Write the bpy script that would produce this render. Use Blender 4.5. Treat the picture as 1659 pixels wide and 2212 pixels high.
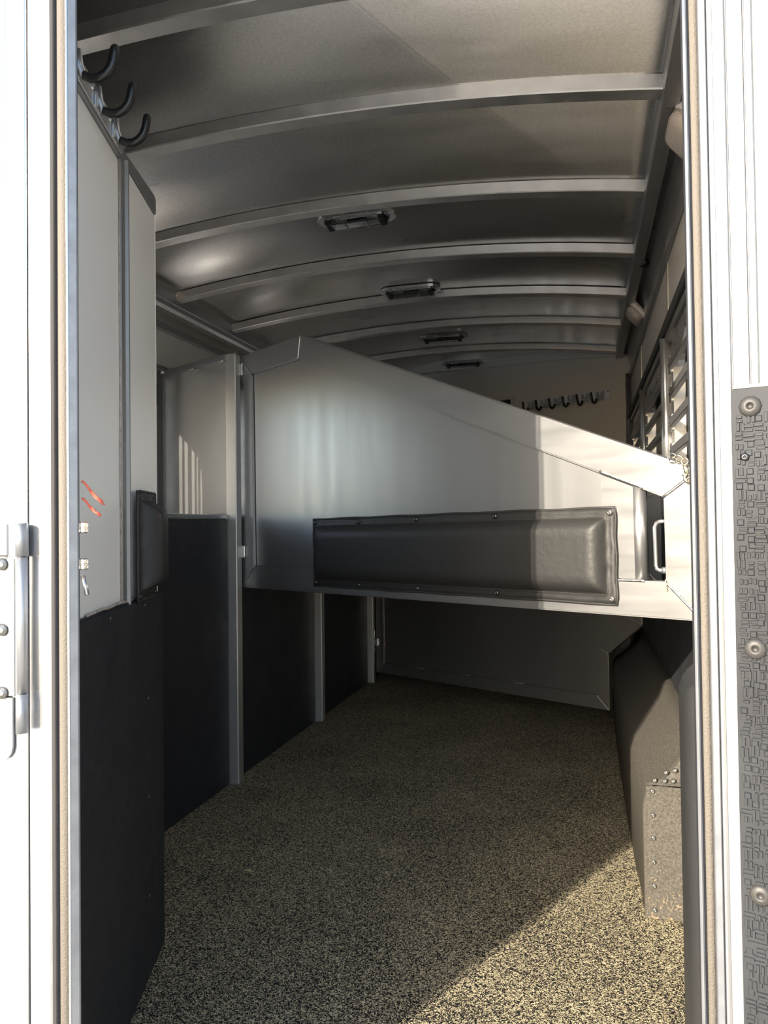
import bpy, bmesh, math, random
import numpy as np
from mathutils import Vector, Matrix
random.seed(7)
for o in list(bpy.data.objects): bpy.data.objects.remove(o)
S = bpy.context.scene
COL = S.collection
# ------------------------------------------------------------------ camera
F_PX = 1600.0
RX = (0.96482572, -0.0168411, -0.26235036)
RY = (0.26260276, 0.01507479, 0.96478627)
RZ = (-0.01229318, -0.99974453, 0.01896706)
cd = bpy.data.cameras.new('camera'); cam = bpy.data.objects.new('camera', cd); COL.objects.link(cam)
cd.sensor_fit = 'VERTICAL'; cd.sensor_height = 36.0; cd.sensor_width = 27.0
cd.lens = 36.0 * F_PX / 2212.0; cd.clip_start = 0.02; cd.clip_end = 300
rot = Matrix(((RX[0], -RX[1], -RX[2]), (RY[0], -RY[1], -RY[2]), (RZ[0], -RZ[1], -RZ[2])))
cam.matrix_world = Matrix.Translation((0, 0, 1.0)) @ rot.to_4x4()
S.camera = cam
# ------------------------------------------------------------------ sky, sun, exposure
EL = math.radians(21.2)
SUN = Vector((0.4487 * math.cos(EL), 0.8937 * math.cos(EL), -math.sin(EL)))
w = bpy.data.worlds.new('sky'); S.world = w; w.use_nodes = True
nt = w.node_tree; bg = nt.nodes['Background']
sky = nt.nodes.new('ShaderNodeTexSky'); sky.sky_type = 'NISHITA'; sky.sun_disc = False
sky.sun_elevation = EL; sky.sun_rotation = math.atan2(-0.4487, -0.8937)
sky.air_density = 1.0; sky.dust_density = 1.2; sky.ozone_density = 1.0
nt.links.new(sky.outputs[0], bg.inputs[0]); bg.inputs[1].default_value = 0.34
sl = bpy.data.lights.new('sun', 'SUN'); sl.energy = 7.2; sl.angle = math.radians(0.53); sl.color = (1.0, 0.89, 0.73)
so = bpy.data.objects.new('sun', sl); COL.objects.link(so); so.rotation_euler = SUN.to_track_quat('-Z', 'Y').to_euler()
so.location = (-6, -12, 8)
S.view_settings.view_transform = 'Standard'; S.view_settings.look = 'None'
S.view_settings.gamma = 1.0; S.view_settings.use_curve_mapping = False
S.view_settings.exposure = 0.70

# ------------------------------------------------------------------ materials
def mat(name, base, rough=0.5, metal=0.0, spec=0.5, bump=None, var=None, rvar=None, **kw):
    """bump=(kind, scale, strength, dist, stretch) ; var=(scale, amount, stretch) ; rvar=(scale, amount, stretch)"""
    m = bpy.data.materials.new(name); m.use_nodes = True
    n = m.node_tree.nodes; L = m.node_tree.links; b = n['Principled BSDF']
    b.inputs['Base Color'].default_value = (*base, 1); b.inputs['Roughness'].default_value = rough
    b.inputs['Metallic'].default_value = metal; b.inputs['Specular IOR Level'].default_value = spec
    for k, v in kw.items(): b.inputs[k.replace('_', ' ')].default_value = v
    tc = n.new('ShaderNodeTexCoord')
    def coords(stretch):
        mp = n.new('ShaderNodeMapping'); mp.inputs['Scale'].default_value = stretch or (1, 1, 1)
        L.new(tc.outputs['Object'], mp.inputs['Vector']); return mp.outputs[0]
    def noise(scale, stretch, detail=4):
        t = n.new('ShaderNodeTexNoise'); t.inputs['Scale'].default_value = scale; t.inputs['Detail'].default_value = detail
        L.new(coords(stretch), t.inputs['Vector']); return t.outputs['Fac']
    if var:
        f = noise(var[0], var[2] if len(var) > 2 else None)
        mr = n.new('ShaderNodeMapRange'); mr.inputs['From Min'].default_value = 0.3; mr.inputs['From Max'].default_value = 0.7
        mr.inputs['To Min'].default_value = 1 - var[1]; mr.inputs['To Max'].default_value = 1 + var[1]
        L.new(f, mr.inputs['Value'])
        mx = n.new('ShaderNodeMix'); mx.data_type = 'RGBA'; mx.blend_type = 'MULTIPLY'; mx.inputs['Factor'].default_value = 1
        mx.inputs['A'].default_value = (*base, 1); L.new(mr.outputs[0], mx.inputs['B'])
        L.new(mx.outputs['Result'], b.inputs['Base Color'])
    if rvar:
        f = noise(rvar[0], rvar[2] if len(rvar) > 2 else None)
        mr = n.new('ShaderNodeMapRange'); mr.inputs['From Min'].default_value = 0.3; mr.inputs['From Max'].default_value = 0.7
        mr.inputs['To Min'].default_value = rough - rvar[1]; mr.inputs['To Max'].default_value = rough + rvar[1]
        L.new(f, mr.inputs['Value']); L.new(mr.outputs[0], b.inputs['Roughness'])
    if bump:
        kind, sc, st, di = bump[:4]; stretch = bump[4] if len(bump) > 4 else None
        if kind == 'noise': f = noise(sc, stretch, 6)
        else:
            t = n.new('ShaderNodeTexVoronoi'); t.inputs['Scale'].default_value = sc; L.new(coords(stretch), t.inputs['Vector']); f = t.outputs['Distance']
        bp = n.new('ShaderNodeBump'); bp.inputs['Strength'].default_value = st; bp.inputs['Distance'].default_value = di
        L.new(f, bp.inputs['Height']); L.new(bp.outputs[0], b.inputs['Normal'])
    m['b'] = 1
    return m
M = {}
M['alu'] = mat('brushed_aluminium', (.40, .405, .415), .38, .88, rvar=(14, .04, (1, 1, .12)))
M['alu_frame'] = mat('milled_aluminium', (.38, .385, .398), .39, .86, rvar=(30, .05, (.15, 1, 1)))
M['alu_post'] = mat('post_aluminium', (.70, .705, .715), .38, .85, rvar=(20, .05, (1, 1, .1)))
M['alu_sheet'] = mat('polished_aluminium_sheet', (.82, .825, .83), .22, .92, rvar=(10, .05, (1, 1, .2)), bump=('noise', 5, .05, .01))
M['alu_bright'] = mat('bright_aluminium', (.64, .645, .66), .28, .9, rvar=(30, .06, (1, 1, .1)))
M['alu_ceiling'] = mat('hazy_ceiling_aluminium', (.62, .61, .60), .33, .92, var=(150, .10), rvar=(4, .06, (.6, 2, 1)))
M['bow'] = mat('bow_aluminium', (.80, .79, .78), .42, .95, rvar=(20, .08), var=(14, .08))
M['weld'] = mat('weld_metal', (.80, .80, .80), .30, 1.0, bump=('noise', 220, .5, .002))
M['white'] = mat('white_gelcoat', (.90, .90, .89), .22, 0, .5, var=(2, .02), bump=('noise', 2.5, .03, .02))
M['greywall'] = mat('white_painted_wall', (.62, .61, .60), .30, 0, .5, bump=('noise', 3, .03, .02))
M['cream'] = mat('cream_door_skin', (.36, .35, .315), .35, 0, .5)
M['rubber'] = mat('black_rubber_mat', (.021, .022, .027), .55, 0, .45, var=(60, .25), rvar=(6, .08), bump=('noise', 90, .18, .002))
M['rubber_dusty'] = mat('dusty_black_rubber', (.072, .066, .056), .7, 0, .35, var=(220, .45), bump=('noise', 160, .35, .002))
M['rubber_door'] = mat('grey_black_embossed_rubber', (.026, .028, .032), .62, 0, .3, var=(8, .25))
M['vinyl'] = mat('black_vinyl', (.022, .022, .022), .52, 0, .5, rvar=(8, .05), bump=('noise', 60, .30, .004))
M['seal'] = mat('taupe_weatherstrip', (.15, .135, .117), .8, 0, .3, bump=('noise', 400, .6, .002))
M['sealdark'] = mat('dark_weatherstrip', (.035, .036, .042), .6, 0, .4)
M['black'] = mat('black_plastic', (.012, .012, .013), .30, 0, .5)
M['steel'] = mat('screw_steel', (.62, .62, .62), .28, 1.0)
M['darkscrew'] = mat('dark_screw', (.10, .10, .10), .35, 1.0)
M['brass'] = mat('worn_brass_plating', (.70, .66, .52), .30, 1.0, var=(90, .2))
M['red'] = mat('faded_red_cord', (.80, .17, .11), .7, 0, .3, var=(160, .3))
M['bolt'] = mat('dusty_bolt', (.05, .048, .045), .5, .3)
M['rivet'] = mat('grey_rivet', (.20, .195, .18), .38, .8)
M['twine'] = mat('straw_twine', (.62, .50, .28), .8, 0, .2)
M['lens'] = mat('frosted_lamp_lens', (.62, .57, .52), .35, 0, .5, bump=('voronoi', 260, .8, .002))
M['galv'] = mat('galvanised_steel', (.28, .29, .31), .5, .8, var=(40, .12))
M['dirtyedge'] = mat('caulk', (.42, .37, .33), .8, 0, .3, var=(60, .3))
M['thread'] = mat('black_thread', (.06, .058, .055), .7)
def glass(name, tint, a):
    m = bpy.data.materials.new(name); m.use_nodes = True; b = m.node_tree.nodes['Principled BSDF']
    b.inputs['Base Color'].default_value = (*tint, 1); b.inputs['Roughness'].default_value = .04
    b.inputs['Transmission Weight'].default_value = a; b.inputs['IOR'].default_value = 1.45; return m
M['glass'] = glass('tinted_glass', (.05, .055, .065), 1.0)
M['clear'] = glass('clear_acrylic', (.86, .87, .86), 1.0)
def floor_mat():
    m = bpy.data.materials.new('speckled_rubber_floor'); m.use_nodes = True
    n = m.node_tree.nodes; L = m.node_tree.links; b = n['Principled BSDF']
    tc = n.new('ShaderNodeTexCoord')
    nz = n.new('ShaderNodeTexNoise'); nz.inputs['Scale'].default_value = 130; nz.inputs['Detail'].default_value = 2
    L.new(tc.outputs['Object'], nz.inputs['Vector'])
    mx = n.new('ShaderNodeMix'); mx.data_type = 'RGBA'; mx.blend_type = 'LINEAR_LIGHT'; mx.inputs['Factor'].default_value = .006
    L.new(tc.outputs['Object'], mx.inputs['A']); L.new(nz.outputs['Color'], mx.inputs['B'])
    v = n.new('ShaderNodeTexVoronoi'); v.inputs['Scale'].default_value = 470; L.new(mx.outputs['Result'], v.inputs['Vector'])
    sep = n.new('ShaderNodeSeparateColor'); L.new(v.outputs['Color'], sep.inputs[0])
    big = n.new('ShaderNodeTexNoise'); big.inputs['Scale'].default_value = 3; L.new(tc.outputs['Object'], big.inputs['Vector'])
    ad = n.new('ShaderNodeMath'); ad.operation = 'MULTIPLY_ADD'; ad.inputs[1].default_value = .30; L.new(big.outputs['Fac'], ad.inputs[0]); L.new(sep.outputs[0], ad.inputs[2])
    cr = n.new('ShaderNodeValToRGB'); e = cr.color_ramp; e.interpolation = 'LINEAR'
    e.elements[0].position = .67; e.elements[0].color = (.010, .010, .011, 1)
    e.elements[1].position = .745; e.elements[1].color = (.26, .220, .140, 1)
    x = e.elements.new(.95); x.color = (.66, .57, .37, 1)
    L.new(ad.outputs[0], cr.inputs[0]); L.new(cr.outputs[0], b.inputs['Base Color'])
    b.inputs['Roughness'].default_value = .78; b.inputs['Specular IOR Level'].default_value = .3
    bp = n.new('ShaderNodeBump'); bp.inputs['Strength'].default_value = .55; bp.inputs['Distance'].default_value = .003
    L.new(v.outputs['Distance'], bp.inputs['Height']); L.new(bp.outputs[0], b.inputs['Normal'])
    return m
M['floor'] = floor_mat()
M['ground'] = mat('pale_gravel', (.55, .52, .47), .9, 0, .2, var=(14, .2), bump=('noise', 30, .6, .02))

def sandy(m, zc, zw):
    n = m.node_tree.nodes; L = m.node_tree.links; b = n['Principled BSDF']; src = b.inputs['Base Color'].links[0].from_socket
    tc = n.new('ShaderNodeTexCoord'); sp = n.new('ShaderNodeSeparateXYZ'); L.new(tc.outputs['Object'], sp.inputs[0])
    mr = n.new('ShaderNodeMapRange'); mr.interpolation_type = 'SMOOTHSTEP'; mr.inputs['From Min'].default_value = zc + zw; mr.inputs['From Max'].default_value = zc - zw
    mr.inputs['To Min'].default_value = 0; mr.inputs['To Max'].default_value = .16; L.new(sp.outputs['Z'], mr.inputs['Value'])
    t = n.new('ShaderNodeTexNoise'); t.inputs['Scale'].default_value = 55; t.inputs['Detail'].default_value = 8; t.inputs['Roughness'].default_value = .8; L.new(tc.outputs['Object'], t.inputs['Vector'])
    ad = n.new('ShaderNodeMath'); ad.operation = 'ADD'; L.new(t.outputs['Fac'], ad.inputs[0]); L.new(mr.outputs[0], ad.inputs[1])
    r2 = n.new('ShaderNodeMapRange'); r2.inputs['From Min'].default_value = .66; r2.inputs['From Max'].default_value = .76; L.new(ad.outputs[0], r2.inputs['Value'])
    mx = n.new('ShaderNodeMix'); mx.data_type = 'RGBA'; mx.inputs['B'].default_value = (.30, .22, .13, 1); L.new(src, mx.inputs['A']); L.new(r2.outputs[0], mx.inputs['Factor'])
    L.new(mx.outputs['Result'], b.inputs['Base Color'])
sandy(M['rubber_door'], .46, .12); sandy(M['rubber_dusty'], .10, .18)

# ------------------------------------------------------------------ helpers
def link(o, parent=None):
    COL.objects.link(o)
    if parent is not None: o.parent = parent
    return o
def mesh(name, verts, faces, m, parent=None, smooth=False, bevel=0, seg=1):
    me = bpy.data.meshes.new(name); me.from_pydata([tuple(v) for v in verts], [], [tuple(f) for f in faces])
    bm = bmesh.new(); bm.from_mesh(me); bmesh.ops.recalc_face_normals(bm, faces=bm.faces)
    if bevel: bmesh.ops.bevel(bm, geom=list(bm.edges), offset=bevel, segments=seg, affect='EDGES', clamp_overlap=True)
    bm.to_mesh(me); bm.free()
    if smooth:
        for p in me.polygons: p.use_smooth = True
    me.materials.append(M[m]); return link(bpy.data.objects.new(name, me), parent)
def boxvf(b, off=0):
    x0, x1, y0, y1, z0, z1 = b
    v = [(x0,y0,z0),(x1,y0,z0),(x1,y1,z0),(x0,y1,z0),(x0,y0,z1),(x1,y0,z1),(x1,y1,z1),(x0,y1,z1)]
    f = [(0,3,2,1),(4,5,6,7),(0,1,5,4),(1,2,6,5),(2,3,7,6),(3,0,4,7)]
    return v, [tuple(i + off for i in q) for q in f]
def box(name, x0, x1, y0, y1, z0, z1, m, parent=None, bevel=.002, seg=1):
    v, f = boxvf((x0, x1, y0, y1, z0, z1)); return mesh(name, v, f, m, parent, bevel=bevel, seg=seg)
def boxes(name, bl, m, parent=None):
    V, Fc = [], []
    for b in bl:
        v, f = boxvf(b, len(V)); V += v; Fc += f
    return mesh(name, V, Fc, m, parent)
AX = {'xy': lambda a, b, d: (a, b, d), 'xz': lambda a, b, d: (a, d, b), 'yz': lambda a, b, d: (d, a, b)}
def prism(name, poly, d0, d1, ax, m, parent=None, bevel=0, smooth=False, seg=1):
    g = AX[ax]; k = len(poly)
    v = [g(a, b, d0) for a, b in poly] + [g(a, b, d1) for a, b in poly]
    f = [tuple(range(k)), tuple(range(2 * k - 1, k - 1, -1))] + [(i, (i + 1) % k, k + (i + 1) % k, k + i) for i in range(k)]
    return mesh(name, v, f, m, parent, smooth=smooth, bevel=bevel, seg=seg)
def ring(name, outer, inner, d0, d1, ax, m, parent=None):
    g = AX[ax]; k = len(outer)
    v = [g(a, b, d) for d in (d0, d1) for lst in (outer, inner) for a, b in lst]
    f = []
    for i in range(k):
        j = (i + 1) % k
        f += [(i, j, k + j, k + i), (2*k + i, 3*k + i, 3*k + j, 2*k + j), (i, 2*k + i, 2*k + j, j), (k + i, k + j, 3*k + j, 3*k + i)]
    return mesh(name, v, f, m, parent)
def rrect(a0, a1, b0, b1, r, n=6):
    pts = []
    for cx, cy, s in ((a1 - r, b1 - r, 0), (a0 + r, b1 - r, 90), (a0 + r, b0 + r, 180), (a1 - r, b0 + r, 270)):
        for i in range(n + 1):
            t = math.radians(s + 90 * i / n); pts.append((cx + r * math.cos(t), cy + r * math.sin(t)))
    return pts
def tube(name, pts, r, m, parent=None, seg=10, wob=0):
    pts = [Vector(p) for p in pts]; V, Fc = [], []; prev = None
    for i, p in enumerate(pts):
        t = (pts[min(i + 1, len(pts) - 1)] - pts[max(i - 1, 0)]).normalized()
        if prev is None:
            a = t.orthogonal().normalized()
        else:
            a = (prev - t * prev.dot(t)).normalized()
        prev = a; b = t.cross(a)
        rr = (r[i] if isinstance(r, (list, tuple)) else r) * (1 + (random.uniform(-wob, wob) if wob else 0))
        for k in range(seg):
            q = 2 * math.pi * k / seg; V.append(p + (a * math.cos(q) + b * math.sin(q)) * rr)
    for i in range(len(pts) - 1):
        for k in range(seg):
            Fc.append((i*seg + k, i*seg + (k+1) % seg, (i+1)*seg + (k+1) % seg, (i+1)*seg + k))
    Fc.append(tuple(range(seg - 1, -1, -1))); e = (len(pts) - 1) * seg; Fc.append(tuple(range(e, e + seg)))
    return mesh(name, V, Fc, m, parent, smooth=True)
def bead(name, p, q, r, parent, n=14):
    p, q = Vector(p), Vector(q); n = max(4, int((q - p).length / .008))
    return tube(name, [p.lerp(q, i / n) + Vector((random.uniform(-1, 1), random.uniform(-1, 1), random.uniform(-1, 1))) * r * .12 for i in range(n + 1)], r, 'weld', parent, 6, .18)
def arcpts(c, r, a0, a1, n, fn):
    return [fn(c[0] + r * math.cos(math.radians(a0 + (a1 - a0) * i / n)), c[1] + r * math.sin(math.radians(a0 + (a1 - a0) * i / n))) for i in range(n + 1)]
def thing(name, label, cat, loc=(0, 0, 0), rz=0, group=None):
    o = bpy.data.objects.new(name, None); o.empty_display_size = .05; link(o); o.location = loc; o.rotation_euler = (0, 0, rz)
    o['label'] = label; o['category'] = cat
    if group: o['group'] = group
    return o
def tag(o, label, cat, group=None):
    o['label'] = label; o['category'] = cat
    if group: o['group'] = group
    return o
def struct(o, label=None):
    o['kind'] = 'structure'
    if label: o['label'] = label
    return o
def sroot(name, label, loc=(0, 0, 0), rz=0):
    o = bpy.data.objects.new(name, None); o.empty_display_size = .05; link(o); o.location = loc; o.rotation_euler = (0, 0, rz)
    o['kind'] = 'structure'; o['label'] = label; return o
# dome-headed screw with a socket, shared meshes, axis +Z
_sm = {}
def screw(parent, loc, nrm, r=.005, m='steel', name='screw', h=.55):
    key = (m, h)
    if key not in _sm:
        prof = [(1.0, 0), (.95, .22 * h / .55), (.78, .42 * h / .55), (.5, .53 * h / .55), (.30, h), (.28, .30 * h / .55), (0, .28 * h / .55)]
        V, Fc = [], []; k = 10
        for a, z in prof[:-1]:
            for i in range(k):
                t = 2 * math.pi * i / k; V.append((a * math.cos(t), a * math.sin(t), z))
        V.append((0, 0, prof[-1][1])); c = len(V) - 1; nn = len(prof) - 1
        for j in range(nn - 1):
            for i in range(k): Fc.append((j*k + i, j*k + (i+1) % k, (j+1)*k + (i+1) % k, (j+1)*k + i))
        for i in range(k): Fc.append(((nn-1)*k + i, (nn-1)*k + (i+1) % k, c))
        me = bpy.data.meshes.new('screw_head'); me.from_pydata(V, [], Fc); me.materials.append(M[m])
        for p in me.polygons: p.use_smooth = True
        _sm[key] = me
    o = bpy.data.objects.new(name, _sm[key]); link(o, parent); o.location = loc
    o.rotation_euler = Vector(nrm).to_track_quat('Z', 'Y').to_euler(); o.scale = (r, r, r); return o

# ------------------------------------------------------------------ plan dimensions (metres, trailer floor z = 0)
XL, XR = -1.855, .277          # inner faces of side walls
XM = -1.355                    # face of the manger front
YB = .855                      # outer face of the rear frame
RLX, RRX = -1.76, .204         # inner edges of the roof rails
XC, HW = -.778, .982
def arch(x, z0=2.017, rise=.075): return z0 + rise * (1 - ((x - XC) / HW) ** 2)
SL = .5                        # slant of the dividers
def front_y(x): return 4.64 + SL * (XR - x)

# ------------------------------------------------------------------ ground and floor
g = mesh('ground', [(-60, -60, -.50), (60, -60, -.50), (60, 60, -.50), (-60, 60, -.50)], [(0, 1, 2, 3)], 'ground'); struct(g)
fl = box('floor', XL, XR, YB + .01, 5.8, -.06, 0, 'floor', bevel=0); struct(fl)
box('chassis', XL - .04, XR + .04, YB + .02, 5.9, -.20, -.061, 'galv', fl, bevel=0)

# ------------------------------------------------------------------ ceiling: curved skin, bows, rails, coves
N = 24
xs = [RLX - .02 + (RRX - RLX + .04) * i / N for i in range(N + 1)]
V, Fc = [], []
for yy in (YB, 5.95):
    for zo in (.040, .066):
        for x in xs: V.append((x, yy, arch(x) + zo))
k = N + 1
for i in range(N):
    Fc += [(i, i+1, 2*k+i+1, 2*k+i), (k+i, 3*k+i, 3*k+i+1, k+i+1), (i, k+i, k+i+1, i+1), (2*k+i, 2*k+i+1, 3*k+i+1, 3*k+i)]
Fc += [(0, 2*k, 3*k, k), (N, k+N, 3*k+N, 2*k+N)]
ceil = mesh('ceiling', V, Fc, 'alu_ceiling', smooth=False); struct(ceil)
for p in ceil.data.polygons: p.use_smooth = abs(p.normal.z) > .8
BOWS = [.93, 1.39, 1.835, 2.39, 2.937, 3.477, 4.0, 4.61, 5.15]
def bow_mesh():
    me = None
    xs = [RLX + (RRX - RLX) * i / N for i in range(N + 1)]
    V, Fc = [], []
    # hat section: web box with thin flanges against the skin
    sec = [(-.0, .036), (-.0, .003), (.003, 0), (.047, 0), (.05, .003), (.05, .036)]
    q = len(sec)
    for x in xs:
        for dy, dz in sec: V.append((x, dy, arch(x) + dz))
    for i in range(N):
        for j in range(q): Fc.append((i*q + j, i*q + (j+1) % q, (i+1)*q + (j+1) % q, (i+1)*q + j))
    Fc += [tuple(range(q)), tuple(range(N*q + q - 1, N*q - 1, -1))]
    return V, Fc
bv, bf = bow_mesh(); first = None
for i, y in enumerate(BOWS):
    if first is None: first = b = mesh('roof_bow', bv, bf, 'bow', ceil)
    else: b = bpy.data.objects.new('roof_bow', first.data); link(b, ceil)
    b.location = (0, y, 0)
for xa, xb, s in ((RLX - .03, RLX + .012, -1), (RRX - .012, RRX + .03, 1)):
    box('side_rail', xa, xb, YB + .02, 5.9, 1.995, 2.056, 'alu_frame', ceil, bevel=.003)
    xe = RLX if s < 0 else RRX
    for y in BOWS[1:]:
        bead('weld_bead', (xe - s * .012, y - .001, 2.046), (xe + s * .004, y + .02, 2.006), .004, ceil)
        bead('weld_bead', (xe - s * .010, y + .004, 2.012), (xe + s * .006, y + .048, 1.997), .004, ceil)
def cove(x0, z0, x1, z1, name):
    pts = []
    for i in range(9):
        t = math.radians(90 * i / 8); pts.append((x0 + (x1 - x0) * math.sin(t), z1 + (z0 - z1) * math.cos(t)))
    s = 1 if x1 > x0 else -1
    out = [(x + s * .012 * (i / 8), z + .012 * (1 - i / 8)) for i, (x, z) in enumerate(pts)]
    return prism(name, pts + out[::-1], YB + .02, 5.9, 'xz', 'alu_ceiling', ceil)
cove(RRX + .025, 2.03, XR - .003, 1.895, 'cove_panel'); cove(RLX - .025, 2.03, XL + .003, 1.93, 'cove_panel')
box('cove_trim', XR - .014, XR, YB + .06, 4.70, 1.862, 1.898, 'alu_frame', ceil); box('cove_trim', XL, XL + .014, 1.0, 5.7, 1.905, 1.94, 'alu_frame', ceil)
for i in range(46):  # row of rivets along the rail beside the cove
    screw(ceil, (RRX + .034, 1.5 + i * .07, 2.022), (.5, 0, -1), .004, 'darkscrew', 'rivet')

# ------------------------------------------------------------------ walls
def holed(name, x0, x1, y0, y1, z0, z1, holes, m):
    """wall slab in the YZ plane with rectangular holes (ya, yb, za, zb) sharing one band"""
    za, zb = holes[0][2], holes[0][3]; bl = [(x0, x1, y0, y1, z0, za), (x0, x1, y0, y1, zb, z1)]; y = y0
    for a, b, _, _ in holes: bl.append((x0, x1, y, a, za, zb)); y = b
    bl.append((x0, x1, y, y1, za, zb)); return struct(boxes(name, bl, m))
RWIN = [(1.72, 2.40, 1.07, 1.545), (2.66, 3.36, 1.07, 1.545), (3.62, 4.32, 1.07, 1.545)]
LWIN = [(1.99, 2.49, 1.06, 1.605), (2.94, 3.44, 1.06, 1.605), (3.89, 4.39, 1.06, 1.605)]
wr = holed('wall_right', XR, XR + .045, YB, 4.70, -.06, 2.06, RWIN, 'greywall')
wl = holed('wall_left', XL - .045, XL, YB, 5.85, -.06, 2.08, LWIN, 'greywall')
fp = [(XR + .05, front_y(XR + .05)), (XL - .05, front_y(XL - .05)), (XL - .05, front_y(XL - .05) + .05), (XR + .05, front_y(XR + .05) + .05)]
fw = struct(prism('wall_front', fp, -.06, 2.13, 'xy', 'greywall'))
# rubber lining and rails on the right wall
box('rubber_lining', XR - .012, XR, 1.02, 4.66, .0, 1.0, 'rubber', wr, bevel=.003)
box('window_rail', XR - .03, XR, 1.0, 4.66, 1.600, 1.632, 'sealdark', wr)
box('window_rail', XR - .022, XR, 1.0, 4.66, 1.575, 1.598, 'alu_frame', wr)
for y in (1.60, 2.53, 3.47, 4.42):
    tube('upright_tube', [(XR - .020, y, 1.0), (XR - .020, y, 1.59)], .017, 'alu_bright', wr, 14)
    box('upright_angle', XR - .012, XR, y + .05, y + .085, 1.0, 1.57, 'alu_frame', wr)
    screw(wr, (XR - .032, y + .0, 1.585), (-1, 0, 0), .009)
tube('corner_tube', [(XR - .020, 4.60, .0), (XR - .020, 4.60, 1.885)], .016, 'alu_frame', wr, 12)
box('panel_seam', XR - .003, XR, 2.60, 2.625, 1.64, 1.865, 'alu_frame', wr, bevel=0); box('panel_seam', XR - .003, XR, 3.80, 3.825, 1.64, 1.865, 'alu_frame', wr, bevel=0)
WI = 0
for k_, (a, b, za, zb) in enumerate(RWIN):
    WI += 1
    r = sroot('window_%d' % WI, ['nearest barred window in the right wall, beside the door frame', 'middle barred window in the right wall', 'farthest barred window in the right wall, by the front corner'][k_])
    ring('window_frame', rrect(a - .045, b + .045, za - .035, zb + .022, .09), rrect(a + .02, b - .02, za + .02, zb - .02, .075), XR - .014, XR + .05, 'yz', 'alu_bright', r)
    ring('window_seal', rrect(a + .018, b - .018, za + .018, zb - .018, .077), rrect(a + .034, b - .034, za + .034, zb - .034, .065), XR + .018, XR + .04, 'yz', 'black', r)
    prism('pane', rrect(a + .02, b - .02, za + .02, zb - .02, .075), XR + .034, XR + .038, 'yz', 'glass', r)
    box('mullion', XR + .026, XR + .045, (a + b) / 2 - .012, (a + b) / 2 + .012, za + .02, zb - .02, 'alu_frame', r)
    for i in range(5):
        z = za + .045 + i * .088
        box('window_bar', XR - .026, XR - .010, a + .005, b - .005, z, z + .026, 'alu_frame', r)
        for yy in (a - .015, b + .015):
            box('bar_bracket', XR - .022, XR - .012, yy - .022, yy + .022, z - .01, z + .04, 'alu_bright', r)
            screw(r, (XR - .022, yy, z + .015), (-1, 0, 0), .006, 'darkscrew')
for k_, (a, b, za, zb) in enumerate(LWIN):
    WI += 1
    r = sroot('window_%d' % WI, ['open barred feed window in the left wall beside the partition', 'open barred feed window in the left wall behind the padded divider', 'open barred feed window in the left wall nearest the front'][k_])
    ring('window_frame', rrect(a - .04, b + .04, za - .04, zb + .03, .11), rrect(a, b, za, zb, .10), XL - .05, XL + .014, 'yz', 'alu_bright', r)
    for y, t in ((a + .10, .014), (a + .155, .010), (a + .25, .036), (a + .355, .011)):
        box('window_bar', XL - .030, XL - .014, y - t / 2, y + t / 2, za - .01, zb + .01, 'alu_frame', r)
box('window_rail', XL, XL + .02, 1.7, 5.7, 1.715, 1.737, 'alu_frame', wl)
for y in (2.83, 3.78, 4.73):
    box('upright_angle', XL, XL + .02, y - .0, y + .035, 1.04, 1.715, 'alu_frame', wl)
    tube('upright_tube', [(XL + .018, y - .03, 1.04), (XL + .018, y - .03, 1.715)], .010, 'alu_bright', wl)
# small frame high on the front wall
fr = sroot('window_%d' % (WI + 1), 'small framed hatch high on the front wall, left of the hooks', (-.60, front_y(-.60), 0), math.atan2(-SL, 1))
box('hatch_pane', -.20, .155, -.004, .0, 1.56, 1.84, 'black', fr)
for bx_ in ((-.22, .175, 1.838, 1.862), (-.22, .175, 1.54, 1.562)): box('hatch_frame', bx_[0], bx_[1], -.016, 0, bx_[2], bx_[3], 'greywall', fr)
for bx_ in ((-.22, -.196), (.150, .175)): box('hatch_frame', bx_[0], bx_[1], -.0155, 0, 1.562, 1.838, 'greywall', fr)
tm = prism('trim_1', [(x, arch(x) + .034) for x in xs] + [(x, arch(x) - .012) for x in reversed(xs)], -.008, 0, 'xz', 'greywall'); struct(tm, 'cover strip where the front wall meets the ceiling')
for v_ in tm.data.vertices:
    v_.co.y += front_y(v_.co.x) + .0

# ------------------------------------------------------------------ rear frame, left jamb, right jamb, header
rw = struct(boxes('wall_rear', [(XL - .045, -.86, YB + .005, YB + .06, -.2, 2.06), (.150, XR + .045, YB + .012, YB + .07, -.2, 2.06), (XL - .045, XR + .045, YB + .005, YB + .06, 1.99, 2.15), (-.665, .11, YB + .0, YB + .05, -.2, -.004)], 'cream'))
jl = sroot('trim_2', 'sunlit aluminium door post with sealing strip at the left edge')
Z0, Z1 = -.10, 2.0
def strip(x0, x1, y0, y1, m, parent, name='extrusion', bevel=.0015, z0=Z0, z1=Z1): return box(name, x0, x1, y0, y1, z0, z1, m, parent, bevel)
strip(-.86, -.7758, YB, YB + .06, 'alu_bright', jl, 'post_face')
strip(-.7742, -.742, YB - .002, YB + .05, 'alu_bright', jl, 'post_face')
strip(-.7405, -.7065, YB + .001, YB + .05, 'alu_bright', jl, 'post_face')
prism('post_lip', [(-.7062, YB + .002), (-.7035, YB - .004), (-.7005, YB - .003), (-.6995, YB + .002), (-.6995, YB + .04), (-.7062, YB + .04)], Z0, Z1, 'xy', 'alu_frame', jl)
strip(-.6995, -.6962, YB + .008, YB + .05, 'sealdark', jl, 'seal_groove', 0)
tube('sealing_strip', [(-.6880, YB + .011, Z0), (-.6880, YB + .011, Z1)], .0090, 'seal', jl, 14)
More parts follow.
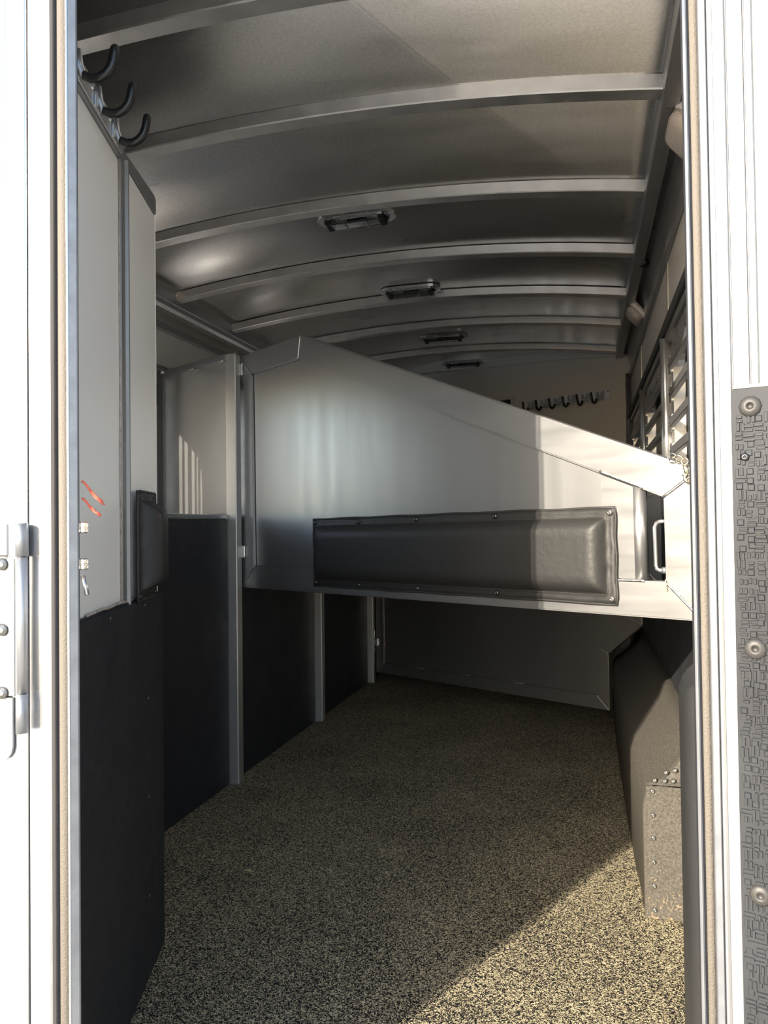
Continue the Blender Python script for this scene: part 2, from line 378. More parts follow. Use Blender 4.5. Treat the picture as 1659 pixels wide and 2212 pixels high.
strip(-.6772, -.6738, YB - .002, YB + .006, 'alu_bright', jl, 'inner_lip')
prism('inner_flange', [(-.6738, YB), (-.6672, YB + .008), (-.6664, YB + .010), (-.6685, YB + .010), (-.6738, YB + .005)], Z0, Z1, 'xy', 'galv', jl)
jr = sroot('trim_3', 'aluminium door post with taupe sealing strip at the right edge')
strip(.1108, .1150, YB - .0, YB + .006, 'alu_frame', jr, 'inner_flange', .0018)
strip(.1150, .1172, YB + .006, YB + .05, 'sealdark', jr, 'seal_groove', 0)
tube('sealing_strip', [(.1218, YB + .012, Z0), (.1218, YB + .012, Z1)], .0052, 'seal', jr, 12)
strip(.1262, .1335, YB - .002, YB + .05, 'galv', jr, 'post_face', .001)
strip(.1345, .1500, YB + .002, YB + .03, 'alu_bright', jr, 'post_face', .001)

# ------------------------------------------------------------------ open rear door on the right
dr = sroot('door_1', 'rear door swung open at the right edge, cream above and embossed rubber below', (.1395, YB - .003, 0), math.radians(-17))
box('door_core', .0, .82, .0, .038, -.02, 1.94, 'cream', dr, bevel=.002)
for i, (a, b, d) in enumerate(((.0, .0125, .004), (.0135, .030, .002), (.031, .0385, .005))):
    box('door_edge_extrusion', a, b, -d, .0, 1.142 if i else -.02, 1.94, 'galv', dr, bevel=.001)
bk = prism('kick_panel', [(.0125, -.02), (.80, -.02), (.80, 1.150), (.0125, 1.138)], -.006, 0, 'xz', 'rubber_door', dr)
rng = np.random.default_rng(3); V = []; Fc = []
cs = .0088
def pip(cx, cz, w_, h_, t):
    o = len(V); e = min(w_, h_) * .30
    V.extend([(cx - w_, -.006, cz - h_), (cx + w_, -.006, cz - h_), (cx + w_, -.006, cz + h_), (cx - w_, -.006, cz + h_),
              (cx - w_ + e, -.006 - t, cz - h_ + e), (cx + w_ - e, -.006 - t, cz - h_ + e), (cx + w_ - e, -.006 - t, cz + h_ - e), (cx - w_ + e, -.006 - t, cz + h_ - e)])
    Fc.extend([(o+4, o+5, o+6, o+7), (o, o+1, o+5, o+4), (o+1, o+2, o+6, o+5), (o+2, o+3, o+7, o+6), (o+3, o, o+4, o+7)])
for i in range(int(.76 / cs)):
    for j in range(int(1.13 / cs)):
        cx = .020 + i * cs + rng.uniform(-.0020, .0020); cz = -.012 + j * cs + rng.uniform(-.0020, .0020); r_ = rng.random(); t = rng.uniform(.0011, .0019)
        l = rng.uniform(.0026, .0058)
        if r_ < .38: pip(cx, cz + .0022, l, .0016, t); pip(cx + rng.uniform(-.001, .001), cz - .0022, l, .0016, t)
        elif r_ < .76: pip(cx - .0022, cz, .0016, l, t); pip(cx + .0022, cz + rng.uniform(-.001, .001), .0016, l, t)
        else: pip(cx, cz, .0034, .0034, t)
emb = mesh('embossing', V, Fc, 'rubber_door', bk); emb['kind'] = 'stuff'
for z in (1.119, .869, .618, .366, .116): screw(dr, (.030, -.006, z), (0, -1, 0), .0112, 'bolt', 'bolt_head', .42)
screw(dr, (.024, -.0065, 1.067), (0, -1, 0), .0045, 'darkscrew')
box('caulk_line', .0135, .80, -.0045, -.0005, 1.139, 1.1425, 'dirtyedge', dr, bevel=0)

# ------------------------------------------------------------------ hinge and plates on the left post
hg = thing('door_hinge', 'bright steel barrel hinge on the sunlit left door post', 'hinge', (-.735, YB - .004, .729))
box('hinge_leaf', -.075, .0, -.004, .0, .235, .281, 'galv', hg, .001); box('hinge_leaf', -.052, -.030, -.006, .0, .236, .280, 'galv', hg, .002)
tube('knuckle', [(-.004, -.010, .236), (-.004, -.010, .281)], .0078, 'galv', hg, 16)
tube('hinge_barrel', [(-.004, -.009, .051), (-.004, -.009, .2355)], .0070, 'alu_frame', hg, 16)
box('barrel_web', -.0205, -.0115, -.004, .0, .045, .2345, 'alu_frame', hg, .001)
tube('knuckle', [(-.004, -.010, -.002), (-.004, -.010, .050)], .0078, 'galv', hg, 16)
box('mounting_plate', -.080, -.022, -.003, .0005, .044, .232, 'galv', hg, .001)
prism('lower_plate', [(-.080, .042), (-.0255, .042), (-.0255, -.025), (-.028, -.034), (-.034, -.041), (-.043, -.044), (-.080, -.044)], -.003, .0005, 'xz', 'galv', hg)
for z in (.225, .135, .049):
    w_ = tube('washer', [(-.041, -.0030, z), (-.041, -.0058, z)], .0085, 'rivet', hg, 16)
    screw(w_, (-.041, -.0058, z), (0, -1, 0), .0046, 'steel', 'bolt_head')
# bits on the hidden side of the left post
for nm, lab, z in (('strike_block', 'upper small square aluminium block poking out behind the left door post', 1.003), ('strike_block', 'lower small square aluminium block poking out behind the left door post', .953)):
    b = box(nm, -.0045, .0045, -.006, .006, -.0075, .0075, 'weld', None, .0012); b.location = (-.6665, YB + .019, z); tag(b, lab, 'strike block', 'strike blocks on the left door post')
pn = tube('latch_pin', [(-.004, 0, .014), (0, 0, .0), (.003, 0, -.012)], .0030, 'alu_bright', None, 10); pn.location = (-.668, YB + .025, .922); tag(pn, 'small slanted metal pin sticking out behind left door post', 'pin')
def cord(name, pts, lab):
    P = [Vector(p) for p in pts]; t = thing(name, lab, 'cord', P[0], 0, 'frayed red cords'); P = [p - P[0] for p in P]
    Q = [P[0].lerp(P[1], i / 8) + Vector((0, 0, .002 * math.sin(i))) for i in range(9)]
    tube('cord_strand', Q, [.0016] * 6 + [.0019, .0023, .0026], 'red', t, 7, .1)
    for j in range(7):
        d = (Q[-1] - Q[-4]).normalized(); off = Vector((random.uniform(-1, 1), random.uniform(-1, 1), random.uniform(-1, 1))) * .0022
        tube('frayed_end', [Q[-5 - j % 3] + off * .4, Q[-1] + d * random.uniform(0, .004) + off], .0006, 'red', t, 5)
cord('red_cord', [(-.677, YB + .03, 1.068), (-.6555, YB + .045, 1.036)], 'upper frayed red cord end hanging behind the left door post')
cord('red_cord', [(-.677, YB + .03, 1.044), (-.6580, YB + .043, 1.019)], 'lower frayed red cord end hanging behind the left door post')

# ------------------------------------------------------------------ tack room partition (local x runs along the wall, away from the door)
P0, P1 = Vector((-.842, 1.105)), Vector((-1.008, 1.594)); LW = (P1 - P0).length
pt = sroot('wall_partition', 'white partition of the rear tack room with black rubber kick mat', (P0.x, P0.y, 0), math.atan2(P1.y - P0.y, P1.x - P0.x))
# local -y faces the stall
U1, U2 = .216, .284
box('main_panel', -.12, U1, .0, .03, .80, 1.758, 'white', pt, .001)
prism('corner_post', [(U1, .0), (U1 + .004, -.005), (U1 + .030, -.005), (U1 + .034, -.011), (U1 + .040, -.011), (U1 + .044, -.005), (U2 - .003, -.004), (U2, .0), (U2, .045), (U1, .045)], .80, 1.772, 'xy', 'alu_frame', pt)
box('wing_panel', U2, LW, .0, .03, .80, 1.768, 'white', pt, .001)
prism('top_cap', [(U1 - .002, 1.769), (U2 + .01, 1.772), (LW, 1.770), (LW, 1.808), (LW - .02, 1.812), (U1 + .02, 1.790)], -.004, .03, 'xz', 'alu_frame', pt, .001)
box('top_rail', -.12, U1 + .012, -.010, .034, 1.759, 1.796, 'alu_frame', pt, .002)
bead('weld_bead', (U1 - .002, -.006, 1.768), (U1 + .02, -.008, 1.797), .0028, pt)
tube('caulk_line', [(U1 - .001, -.002, .86), (U1 - .001, -.002, 1.3), (U1 - .001, -.002, 1.762)], .0016, 'dirtyedge', pt, 6)
rb = box('rubber_mat', -.13, LW + .012, -.012, .034, -.0, .848, 'rubber', pt, .004, 2)
tube('caulk_line', [(i * (LW - .22) / 10, -.004, .8515 + random.uniform(-.0015, .0015)) for i in range(11)], .0030, 'dirtyedge', pt, 6)
for i in range(2): screw(pt, ((.11, .36)[i], -.012, .832), (0, -1, 0), .004, 'darkscrew')
for z in (.62, .40, .18): screw(pt, (.385, -.012, z), (0, -1, 0), .0045, 'darkscrew')
# return wall to the left side
Q0, Q1 = (P1.x, P1.y), (XL, 1.76)
rt = prism('return_panel', [(P1.x - .004, P1.y - .012), (XL, 1.80), (XL, 1.83), (P1.x - .006, P1.y + .014)], 0, 1.765, 'xy', 'white', None); rt.name = 'wall_return'; struct(rt)
# hook rack above the partition
hr = thing('hook_rack', 'aluminium rack with three black-sleeved hooks along the partition top', 'hook rack', (P0.x, P0.y, 1.750), math.atan2(P1.y - P0.y, P1.x - P0.x))
box('rack_strip', -.115, .200, -.015, -.010, .010, .050, 'alu_bright', hr, .001)
HK = [-.072, .033, .136]
for u in HK:
    sh = tube('hook', [(u, -.019, .048), (u, -.022, .022), (u, -.027, .008), (u, -.031, .003)], .0058, 'alu_bright', hr, 10)
    c2 = [(u, -.028, .005), (u, -.040, .000), (u, -.052, .001), (u, -.063, .007), (u, -.071, .017), (u, -.0755, .029), (u, -.078, .042), (u, -.0795, .053), (u, -.080, .057)]
    tube('hook_sleeve', c2, [.0078] * 7 + [.0074, .0045], 'black', sh, 14)
    box('hook_saddle', u - .013, u + .013, -.020, -.015, .006, .034, 'alu_bright', hr, .0015)
    screw(hr, (u + .024, -.015, .024), (0, -1, 0), .0048); screw(hr, (u - .020, -.015, .034), (0, -1, 0), .0048)

# ------------------------------------------------------------------ pads
def pad(name, w_, h_, t, fl_, parent=None, bulge_in=.012, m='vinyl'):
    """upholstered pad in local XZ, face towards -Y, flange fl_ wide; returns mesh object"""
    nx, nz = max(12, int(w_ / .02)), max(10, int(h_ / .015)); V, Fc = [], []
    def prof(d):   # d distance inside the stitched edge
        if d <= 0: return .004
        r = .035
        return .004 + t * (1 - max(0, 1 - d / r) ** 2.2) if d < r else .004 + t
    def grid(n, L):
        e = [0, fl_ * .5, fl_ * .95, fl_ + .002]; inner = [fl_ + .006, fl_ + .012, fl_ + .02, fl_ + .03, fl_ + .045]
        a = e + inner; mid = [fl_ + .045 + (L - 2 * fl_ - .09) * (i + 1) / n for i in range(n - 1)]
        return a + mid + [L - q for q in reversed(a)]
    gx, gz = grid(nx, w_), grid(nz, h_)
    for z in gz:
        for x in gx:
            d = min(x - fl_, w_ - fl_ - x, z - fl_, h_ - fl_ - z)
            y = -prof(d)
            if d <= 0: y -= .0012 * math.sin(x * 90) * math.sin(z * 120 + 1); 
            V.append((x + .0012 * math.sin(z * 60) * (d <= 0), y, z + .0016 * math.sin(x * 22) * (d <= 0)))
    a, b = len(gx), len(gz)
    for j in range(b - 1):
        for i in range(a - 1): Fc.append((j*a + i, j*a + i + 1, (j+1)*a + i + 1, (j+1)*a + i))
    n0 = len(V)
    per = [i for i in range(a)] + [j*a + a - 1 for j in range(1, b)] + [(b-1)*a + i for i in range(a - 2, -1, -1)] + [j*a for j in range(b - 2, 0, -1)]
    for p in per: V.append((V[p][0], 0, V[p][2]))
    q = len(per)
    for i in range(q): Fc.append((per[i], per[(i+1) % q], n0 + (i+1) % q, n0 + i))
    Fc.append(tuple(range(n0, n0 + q)))
    o = mesh(name, V, Fc, m, parent, smooth=True)
    per_ = [(0, 0), (w_, 0), (w_, h_), (0, h_), (0, 0)]
    path = []
    for (x0, z0), (x1, z1) in zip(per_[:-1], per_[1:]):
        for i in range(16): path.append((x0 + (x1 - x0) * i / 16 + .0012 * math.sin(i), -.002, z0 + (z1 - z0) * i / 16 + .001 * math.sin(i * 2)))
    path.append((0, -.002, 0))
    tube('piping', path, .0034, m, o, 7)
    # stitching: short threads round the padded field
    V, Fc = [], []; st = .0065
    def seg_(p, q):
        for k in range(int((q - p).length / st)):
            c = p.lerp(q, (k + .5) * st / (q - p).length); d = (q - p).normalized() * st * .33; n_ = Vector((d.z, 0, -d.x)).normalized() * .0006; o_ = len(V)
            V.extend([c - d - n_, c + d - n_, c + d + n_, c - d + n_, c + Vector((0, -.0009, 0))]); Fc.extend([(o_, o_+1, o_+4), (o_+1, o_+2, o_+4), (o_+2, o_+3, o_+4), (o_+3, o_, o_+4)])
    f = fl_ * .92; y = -.0052
    cs_ = [Vector((f, y, f)), Vector((w_ - f, y, f)), Vector((w_ - f, y, h_ - f)), Vector((f, y, h_ - f))]
    for i in range(4): seg_(cs_[i], cs_[(i + 1) % 4])
    s = mesh('stitching', V, Fc, 'thread', o); s['kind'] = 'stuff'
    return o

# bumper pad on the end of the partition wing
bp = pad('bumper_pad', .150, .235, .040, .020); bp.location = (P0.x, P0.y, .846)
ang = math.atan2(P1.y - P0.y, P1.x - P0.x); dv = Vector((math.cos(ang), math.sin(ang), 0)); nv = Vector((math.sin(ang), -math.cos(ang), 0))
bp.location = Vector((P0.x, P0.y, .846)) + dv * (U2 + .004) + nv * .014; bp.rotation_euler = (0, 0, ang)
tag(bp, 'black vinyl bumper pad on the end of the white partition', 'pad')
for x, z in ((.010, .010), (.010, .225), (.14, .225), (.14, .01)): screw(bp, (x, -.005, z), (0, -1, 0), .004, 'darkscrew')
# long pad inside the right door post
rp = pad('post_pad', .15, .86, .030, .016); rp.location = (.149, 1.10, -.03); rp.rotation_euler = (0, 0, math.radians(-90))
tag(rp, 'tall black vinyl pad standing inside the right door post', 'pad')
pb = boxes('post_backing', [(.150, .21, .91, 1.09, 0, 1.9)], 'rubber'); pb.parent = jr

# ------------------------------------------------------------------ manger along the left wall
mg = thing('feed_manger', 'black rubber-faced manger running along the left wall', 'manger', (XM, 1.85, 0))
ys = [1.86, 2.642, 3.592, 4.542, 5.40]
for i in range(4):
    a, b = ys[i] - 1.85 + (.048 if i else 0), ys[i + 1] - 1.85 - .001
    p = box('rubber_panel', -.010, .0, a, b, .0, 1.035, 'rubber', mg, .003, 2)
    # gently buckled outline against the posts
    for z in (.99, .78, .56, .34, .13):
        screw(p, (.0, b - .012, z), (1, 0, 0), .0048, 'darkscrew'); screw(p, (.0, a + .014, z), (1, 0, 0), .0048, 'darkscrew')
    for t in (.25, .5, .75): screw(p, (.0, a + (b - a) * t, 1.018), (1, 0, 0), .0045, 'darkscrew')
    box('front_sheet', -.014, -.0105, a, b, .0, 1.03, 'alu', mg, 0)
    box('top_lip', -.022, .003, a, b, 1.036, 1.052, 'alu_frame', mg, .002)
box('tray', XL - XM + .02, -.015, .02, 3.55, .70, .715, 'alu', mg, 0)
PY = [2.642, 3.592, 4.542]
plab = ['nearest square aluminium post carrying the padded divider', 'middle square aluminium post on the manger front', 'farthest square aluminium post carrying the low divider']
for y, lab in zip(PY, plab):
    p = thing('divider_post', lab, 'post', (-1.338, y + .023, 0), 0, 'divider posts')
    box('post_tube', -.0225, .0225, -.0225, .0225, .0, 1.686, 'alu_post', p, .004, 2)
    box('foot_plate', -.026, .026, -.026, .026, .0, .006, 'alu_frame', p, .001)
    sh = thing('manger_partition', {0: 'shiny aluminium sheet between the mangers beside the nearest post', 1: 'aluminium manger sheet beside the middle post', 2: 'aluminium manger sheet beside the farthest post'}[PY.index(y)], 'panel', (-1.362, y + .028, 0), math.atan2(.5, -1), 'manger partition sheets')
    Lh = .5 * math.sqrt(1.25) - .02
    box('sheet', .004, Lh, -.002, .002, 1.055, 1.672, 'alu_sheet', sh, 0)
    box('top_tube', .0, Lh - .005, -.012, .012, 1.668, 1.692, 'alu_frame', sh, .003)
    box('bottom_tube', .0, Lh, -.012, .012, 1.036, 1.058, 'alu_frame', sh, .003)
    box('wall_angle', Lh - .075, Lh, -.006, .004, 1.055, 1.70, 'alu_frame', sh, .002)
    tube('pin_knob', [(Lh - .10, .012, 1.680), (Lh - .10, .030, 1.680)], .008, 'weld', sh, 10)
    bead('weld_bead', (.22, .012, 1.664), (.26, .012, 1.664), .004, sh); bead('weld_bead', (.015, .012, 1.666), (.04, .012, 1.664), .004, sh)
    blk = box('latch_block', -.02, .02, -.012, .012, -.05, .05, 'black', None, .003)
    blk.location = (XL + .032, y + .265, 1.595); blk['label'] = ['black block on the left wall above the nearest manger', 'black block on the left wall above the middle manger', 'black block on the left wall above the farthest manger'][PY.index(y)]; blk['category'] = 'latch block'; blk['group'] = 'latch blocks on the left wall'

# ------------------------------------------------------------------ stall dividers (local x along the divider from its hinge, -y faces the rear)
AD = math.atan2(-SL, 1)
FW = .085
def offset_poly(poly, d):
    n_ = len(poly); out = []
    for i in range(n_):
        p0, p1, p2 = Vector(poly[i - 1]), Vector(poly[i]), Vector(poly[(i + 1) % n_])
        a, b = (p1 - p0).normalized(), (p2 - p1).normalized(); na, nb = Vector((-a.y, a.x)), Vector((-b.y, b.x))
        q = (na + nb); q = q / max(.2, q.dot(na)) ; out.append(tuple(p1 + q * d))
    return out
def frame(root, poly, names, th=.022, w_=FW):
    """mitred frame members round a counter-clockwise outline, weld bead on each mitre"""
    inn = offset_poly(poly, w_); n_ = len(poly)
    for i in range(n_):
        j = (i + 1) % n_
        prism(names[i], [poly[i], poly[j], inn[j], inn[i]], -th, th, 'xz', 'alu_frame', root, bevel=.0035, seg=2)
    for i in range(n_):
        a, b = poly[i], inn[i]
        bead('weld_bead', (a[0] * .97 + b[0] * .03, -th - .000, a[1] * .97 + b[1] * .03), (b[0], -th - .000, b[1]), .0028, root)
    return inn
def hinge(root, z):
    h = box('hinge_leaf', .002, .026, -.034, -.022, z - .026, z + .026, 'alu_bright', root, .004)
    tube('hinge_barrel', [(-.004, -.032, z - .030), (-.004, -.032, z + .026)], .0090, 'alu_bright', h, 12)
    box('post_leaf', -.016, -.008, -.042, -.024, z - .075, z - .036, 'alu_bright', h, .003)
    tube('hinge_pin', [(-.004, -.032, z - .078), (-.004, -.032, z - .034)], .0085, 'galv', h, 12)
    box('lock_tab', -.010, .004, -.037, -.033, z + .028, z + .075, 'alu_bright', h, .0018)
    tube('lock_stud', [(-.003, -.037, z + .040), (-.003, -.041, z + .040)], .0075, 'steel', h, 10)
    bead('weld_bead', (.027, -.026, z - .026), (.027, -.026, z + .026), .0040, h)
def seam(root, pts, y):
    tube('joint_line', [(a, y, b) for a, b in pts] + [(pts[0][0], y, pts[0][1])], .0012, 'sealdark', root, 5)
def divider(loc, lab, withpad, ang, tilt, L):
    d = thing('stall_divider', lab, 'divider', loc, ang, 'slanted stall dividers'); d.rotation_euler = (0, tilt, ang)
    k = L - 1.832
    poly = [(.0, .763), (L, .763), (L, 1.098 - k * .416), (.403, 1.692), (.0, 1.686)]
    inn = frame(d, poly, ['bottom_rail', 'end_stile', 'sloping_rail', 'top_rail', 'hinge_stile'])
    top = lambda u: inn[2][1] + (inn[2][0] - u) * .416 + .004
    prism('sheet', [inn[0], (1.60 + k, inn[0][1]), (1.60 + k, top(1.60 + k)), inn[3], inn[4]], -.010, .010, 'xz', 'alu', d)
    seam(d, [inn[0], (1.586 + k, inn[0][1]), (1.586 + k, top(1.586 + k) - .004), inn[3], inn[4]], -.0108)
    # upright by the hand hole
    prism('latch_stile', [(1.587 + k, inn[0][1] - .002), (1.682 + k, inn[0][1] - .002), (1.682 + k, top(1.682 + k)), (1.587 + k, top(1.587 + k))], -.020, .020, 'xz', 'alu_frame', d, bevel=.006, seg=3)
    tube('stile_tube', [(1.680 + k, -.004, inn[0][1] - .003), (1.680 + k, -.004, top(1.68 + k))], .018, 'alu_frame', d, 14)
    bead('weld_bead', (1.588 + k, -.021, top(1.588 + k)), (1.698 + k, -.021, top(1.698 + k)), .0042, d); bead('weld_bead', (1.592 + k, -.021, inn[0][1]), (1.698 + k, -.021, inn[0][1]), .0035, d)
    e = 1.750 + k
    pts = [(e, -.010, .986), (e - .017, -.012, .986), (e - .025, -.012, .982), (e - .029, -.012, .972), (e - .029, -.012, .884), (e - .027, -.012, .876), (e - .020, -.012, .873), (e, -.010, .873)]
    hd = tube('latch_handle', pts, .0050, 'alu_bright', d, 10)
    tube('handle_collar', [(e - .014, -.011, .873), (e - .004, -.010, .873)], .008, 'galv', hd, 10)
    hinge(d, 1.630); hinge(d, .905)
    if withpad:
        p = pad('pad', 1.162, .233, .030, .024, d); p.location = (.466, -.023, .789)
        for u, zz in ((.012, .221), (.238, .219), (.505, .221), (.805, .222), (1.150, .221), (.012, .012), (.238, .012), (.505, .012), (.805, .012), (1.150, .013)):
            screw(p, (u, -.006, zz), (0, -1, 0), .0078, 'darkscrew' if u < 1 else 'rivet', 'screw')
    return d
A1, T1 = math.atan2(-.60, 1), -.0098
divider((-1.306, 2.716, 0), 'nearest slanted aluminium divider with a long black pad', True, A1, T1, 1.832)
divider((-1.296, 3.655, 0), 'middle slanted aluminium divider, glimpsed through the hand hole', False, AD, 0, 1.758)
# far divider reaching the floor, notched round the wheel well
d3 = thing('stall_divider', 'farthest aluminium divider reaching almost to the floor', 'divider', (-1.300, 4.597, 0), AD, 'slanted stall dividers')
poly = [(.0, .066), (1.575, .066), (1.575, .350), (1.752, .505), (1.752, 1.122), (.385, 1.690), (.0, 1.670)]
inn = frame(d3, poly, ['bottom_rail', 'notch_stile', 'notch_brace', 'end_stile', 'sloping_rail', 'top_rail', 'hinge_stile'], .022, .066)
prism('sheet', inn, -.008, .008, 'xz', 'alu', d3); seam(d3, inn, -.0088)
for u in (.36, .70, 1.05): bead('weld_bead', (u - .03, -.018, inn[0][1] + .002), (u + .03, -.018, inn[0][1] + .002), .0045, d3)
tube('edge_seal', [(inn[0][0] + .004, -.018, inn[0][1] + .01 + i * .06) for i in range(14)], .005, 'dirtyedge', d3, 6, .3)
hinge(d3, 1.60); hinge(d3, .26)

# brass snap hook hanging on the near divider
M4 = Matrix.Translation((-1.306, 2.716, 0)) @ Matrix.Rotation(A1, 4, 'Z')
sn = thing('snap_hook', 'worn brass snap hook hanging from a ring on the divider', 'snap hook', M4 @ Vector((1.786, -.022, 1.140)), A1)
tube('ring', arcpts((-.024, .006), .010, 0, 360, 16, lambda a, b: (a, -.004, b)), .0016, 'steel', sn, 8)
tube('chain_link', arcpts((-.008, .002), .008, 0, 360, 16, lambda a, b: (a, -.006 - .5 * (b - .002), b)), .0015, 'brass', sn, 8)
tube('swivel_eye', arcpts((.006, -.004), .0075, 0, 360, 16, lambda a, b: (a, -.007, b)), .0022, 'brass', sn, 8)
tube('shank', [(.007, -.008, -.012), (.0075, -.009, -.018), (.009, -.009, -.026), (.010, -.009, -.032)], [.0036, .0050, .0042, .0034], 'brass', sn, 10)
tube('hook_jaw', [(.010, -.009, -.031), (.006, -.010, -.037), (.006, -.010, -.044), (.011, -.010, -.050), (.018, -.010, -.049), (.022, -.010, -.043), (.020, -.010, -.036), (.016, -.010, -.034)], [.003] * 5 + [.0028, .0026, .002], 'brass', sn, 10)
tube('thumb_trigger', [(.009, -.010, -.034), (.001, -.011, -.035)], .0016, 'steel', sn, 8)
tw = tube('knotted_twine', [(0, 0, .012), (-.002, -.002, .006), (.001, -.004, .0), (-.004, -.003, -.003), (.002, -.002, -.005), (-.001, -.003, -.011), (.003, -.002, -.013)], .0016, 'twine', None, 7, .2)
tw.location = M4 @ Vector((1.741, -.024, .858)); tag(tw, 'scrap of straw twine knotted below the divider hand hole', 'twine')

# ------------------------------------------------------------------ wheel well
ww = thing('wheel_well', 'dusty black rubber-covered wheel well along the right wall', 'wheel well', (.13, 2.0, 0))
sec = [(.0, .0), (.0, .26)] + [(.0 + .05 * (1 - math.cos(math.radians(t))), .26 + .072 * math.sin(math.radians(t))) for t in (15, 30, 45, 60, 75)] + [(.055, .345), (.10, .392), (.134, .452), (.134, .0)]
st = [(.0, 1.0, 0), (.05, 1.0, 0), (.14, 1.02, 0), (.30, 1.05, -.006), (.6, 1.06, -.010), (1.0, 1.06, -.012), (1.5, 1.05, -.012), (1.9, 1.0, -.008), (2.2, .9, 0)]
V, Fc = [], []; q = len(sec)
for y, hs, dx in st:
    for x, z in sec: V.append((x + dx * (x < .1), y + (.06 * max(0, (z - .33)) / .1 if y < .1 else 0), z * hs))
for i in range(len(st) - 1):
    for j in range(q): Fc.append((i*q + j, i*q + (j+1) % q, (i+1)*q + (j+1) % q, (i+1)*q + j))
Fc += [tuple(range(q)), tuple(range((len(st)-1)*q + q - 1, (len(st)-1)*q - 1, -1))]
wb = mesh('well_cover', V, Fc, 'rubber_dusty', ww, smooth=True)
for p in wb.data.polygons:
    if abs(p.normal.y) > .8: p.use_smooth = False
ep = prism('end_plate', [(.006, .002), (.134, .002), (.134, .334), (.006, .334)], -.006, .0, 'xz', 'rubber_dusty', ww, bevel=.002)
V = [(.006, -.006, .338), (.134, -.006, .338), (.134, .062, .448), (.10, .040, .398), (.055, .012, .352)]
flp = mesh('end_flap', V + [(x, y + .008, z + .002) for x, y, z in V], [(0, 1, 2, 3, 4), (9, 8, 7, 6, 5), (0, 5, 6, 1), (1, 6, 7, 2), (2, 7, 8, 3), (3, 8, 9, 4), (4, 9, 5, 0)], 'rubber_dusty', ww)
for z in (.025, .085, .145, .205, .262, .322): screw(ep, (.022, -.006, z), (0, -1, 0), .0062, 'rivet', 'rivet', .7)
for x, z in ((.028, .348), (.052, .348), (.072, .349), (.056, .366), (.078, .372), (.095, .352), (.10, .386), (.118, .40)): screw(flp, (x, -.006 + (z - .338) * .6 - .001, z), (0, -1, .6), .0062, 'rivet', 'rivet', .7)

# ------------------------------------------------------------------ roof vents
VL = ['nearest pop-up roof vent in the ceiling', 'second pop-up roof vent from the door', 'third pop-up roof vent from the door', 'farthest pop-up roof vent in the ceiling, against the front wall']
def vent(loc, lab):
    t = thing('roof_vent', lab, 'roof vent', loc, 0, 'roof vents')
    a, b = .147, .052
    def stad(l, h, n=8):
        return [(l - h + h * math.cos(math.radians(q)), h * math.sin(math.radians(q))) for q in np.linspace(-90, 90, n)] + [(-l + h + h * math.cos(math.radians(q)), h * math.sin(math.radians(q))) for q in np.linspace(90, 270, n)]
    ring('flange', stad(a, b), stad(a - .022, b - .016), -.010, .003, 'xy', 'alu_bright', t)
    ring('throat', stad(a - .021, b - .015), stad(a - .025, b - .018), -.014, .002, 'xy', 'alu_frame', t)
    prism('well', stad(a - .022, b - .016), -.0005, .003, 'xy', 'alu_bright', t)
    for q in (-1, 1):
        prism('side_arm', [(-.036, -.002), (.034, -.002), (.022, -.034), (-.030, -.026)], q * .100 - .011, q * .100 + .011, 'yz', 'black', t, bevel=.002)
    box('scoop', -.090, .090, -.034, -.031, -.034, -.002, 'clear', t, .0008); box('scoop_lid', -.090, .090, -.031, .026, -.031, -.028, 'clear', t, .0008)
    for x in (-.036, .042): box('scoop_rib', x - .0015, x + .0015, -.0355, .026, -.036, -.0315, 'alu_bright', t, .0005)
    box('centre_plate', -.034, .040, -.012, .010, -.016, -.008, 'black', t, .001)
    for k_ in range(8):
        x = (-.132, -.11, -.04, .04, .11, .132, .07, -.07)[k_]; y = (0, .034, .044, .044, .034, 0, -.044, -.044)[k_]; screw(t, (x, y * .98, -.010), (0, 0, -1), .0035)
    return t
for (x, y), lab in zip(((-.785, 2.555), (-.785, 3.415), (-.80, 4.33), (-.80, 5.06)), VL): vent((x, y, arch(x) + .032), lab)

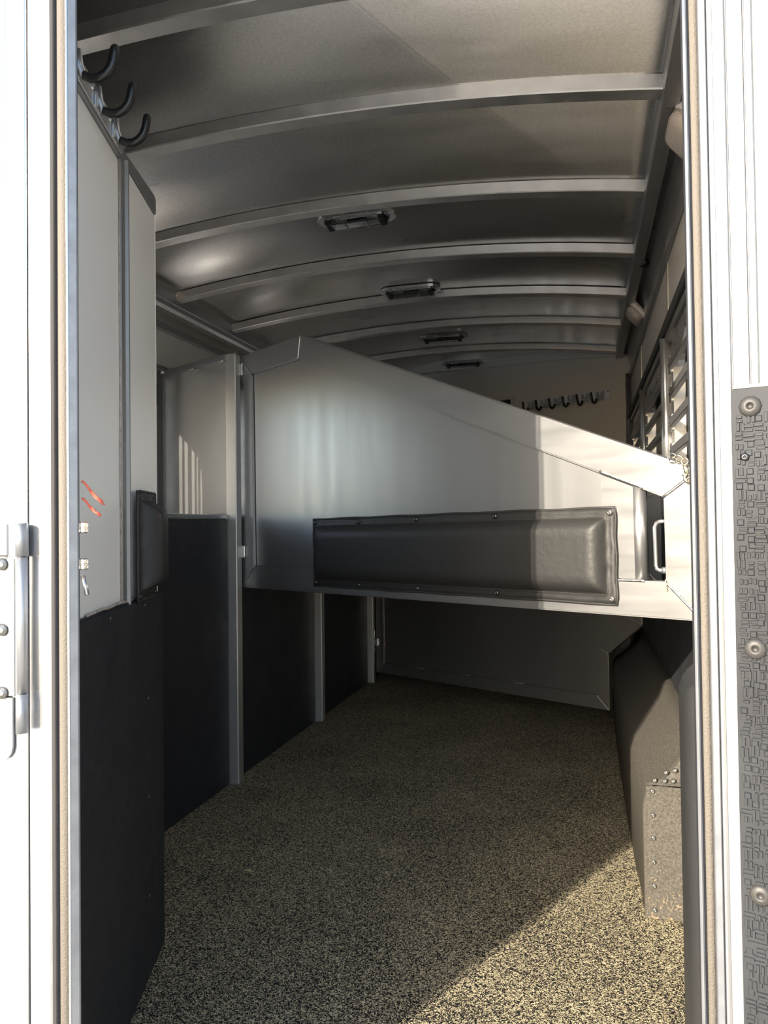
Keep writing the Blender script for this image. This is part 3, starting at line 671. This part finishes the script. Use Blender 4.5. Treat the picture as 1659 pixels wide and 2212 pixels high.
# ------------------------------------------------------------------ fittings on the right cove and the front wall
lt = thing('cove_light', 'round-cornered lamp on an angled plate, high beside the right door post', 'lamp', (.252, 1.95, 1.965))
lt.rotation_euler = (0, math.radians(50), 0)   # plate faces down and inward
def cove_lamp(t):
    box('mounting_plate', -.075, .060, -.11, .10, .012, .016, 'alu_frame', t, .001)
    prism('lamp_base', rrect(-.045, .048, -.085, .075, .02), -.002, .012, 'xy', 'white', t)
    pr = rrect(-.042, .045, -.082, .072, .028)
    V = [(x, y, -.002) for x, y in pr] + [(x * .9, y * .93, -.022) for x, y in pr] + [(x * .55, y * .6, -.028) for x, y in pr]; k = len(pr)
    f = [(i, (i+1) % k, k + (i+1) % k, k + i) for i in range(k)] + [(k + i, k + (i+1) % k, 2*k + (i+1) % k, 2*k + i) for i in range(k)] + [tuple(range(2*k, 3*k)), tuple(range(k))]
    mesh('lamp_lens', V, f, 'lens', t, smooth=True)
    for x, y in ((-.068, -.1), (-.068, .09), (.05, -.1), (.05, .09)): screw(t, (x, y, .012), (0, 0, -1), .005)
cove_lamp(lt)
l2 = thing('cove_light', 'small lamp on an angled plate above the far right window', 'lamp', (.240, 3.60, 1.965)); l2.rotation_euler = (0, math.radians(50), 0); cove_lamp(l2)
bst = tube('bump_stop', [(0, 0, .0), (-.006, 0, -.010), (-.012, 0, -.020), (-.014, 0, -.024)], [.020, .019, .014, .004], 'black', None, 14); bst.location = (.240, 3.02, 2.015); tag(bst, 'round black rubber stop on the right cove panel', 'bump stop')
hx, hy = -.37, front_y(-.37)
fr2 = thing('hook_rack', 'aluminium strip of six black hooks on the front wall', 'hook rack', (hx, hy, 1.755), AD)
box('rack_strip', .0, .59, -.006, -.001, .0, .060, 'alu_bright', fr2, .001)
for i in range(6):
    u = .028 + i * .096
    sh = tube('hook', [(u, -.008, .05), (u, -.012, .02), (u, -.018, .004)], .006, 'alu_bright', fr2, 8)
    tube('hook_sleeve', [(u, -.016, .010), (u - .001, -.024, -.010), (u - .004, -.038, -.018), (u - .008, -.052, -.010), (u - .011, -.058, .012), (u - .013, -.060, .040), (u - .0135, -.0605, .048)], [.0075] * 6 + [.004], 'black', sh, 10)
    box('hook_saddle', u + .022, u + .050, -.010, -.004, .006, .054, 'alu_frame', fr2, .002)
screw(fr2, (.578, -.006, .05), (0, -1, 0), .005, 'darkscrew')

# ------------------------------------------------------------------ scrap on the floor
lf = mesh('dry_leaf', [(0, 0, .001), (.012, .004, .003), (.020, .000, .002), (.026, .006, .005), (.016, .010, .004), (.020, .016, .003), (.010, .012, .005), (.003, .010, .002)], [(0, 1, 7), (1, 6, 7), (1, 4, 6), (1, 2, 4), (2, 3, 4), (4, 5, 6)], 'twine')
lf.location = (-.978, 1.985, 0); tag(lf, 'tiny pale scrap of dry leaf on the speckled floor', 'leaf scrap')
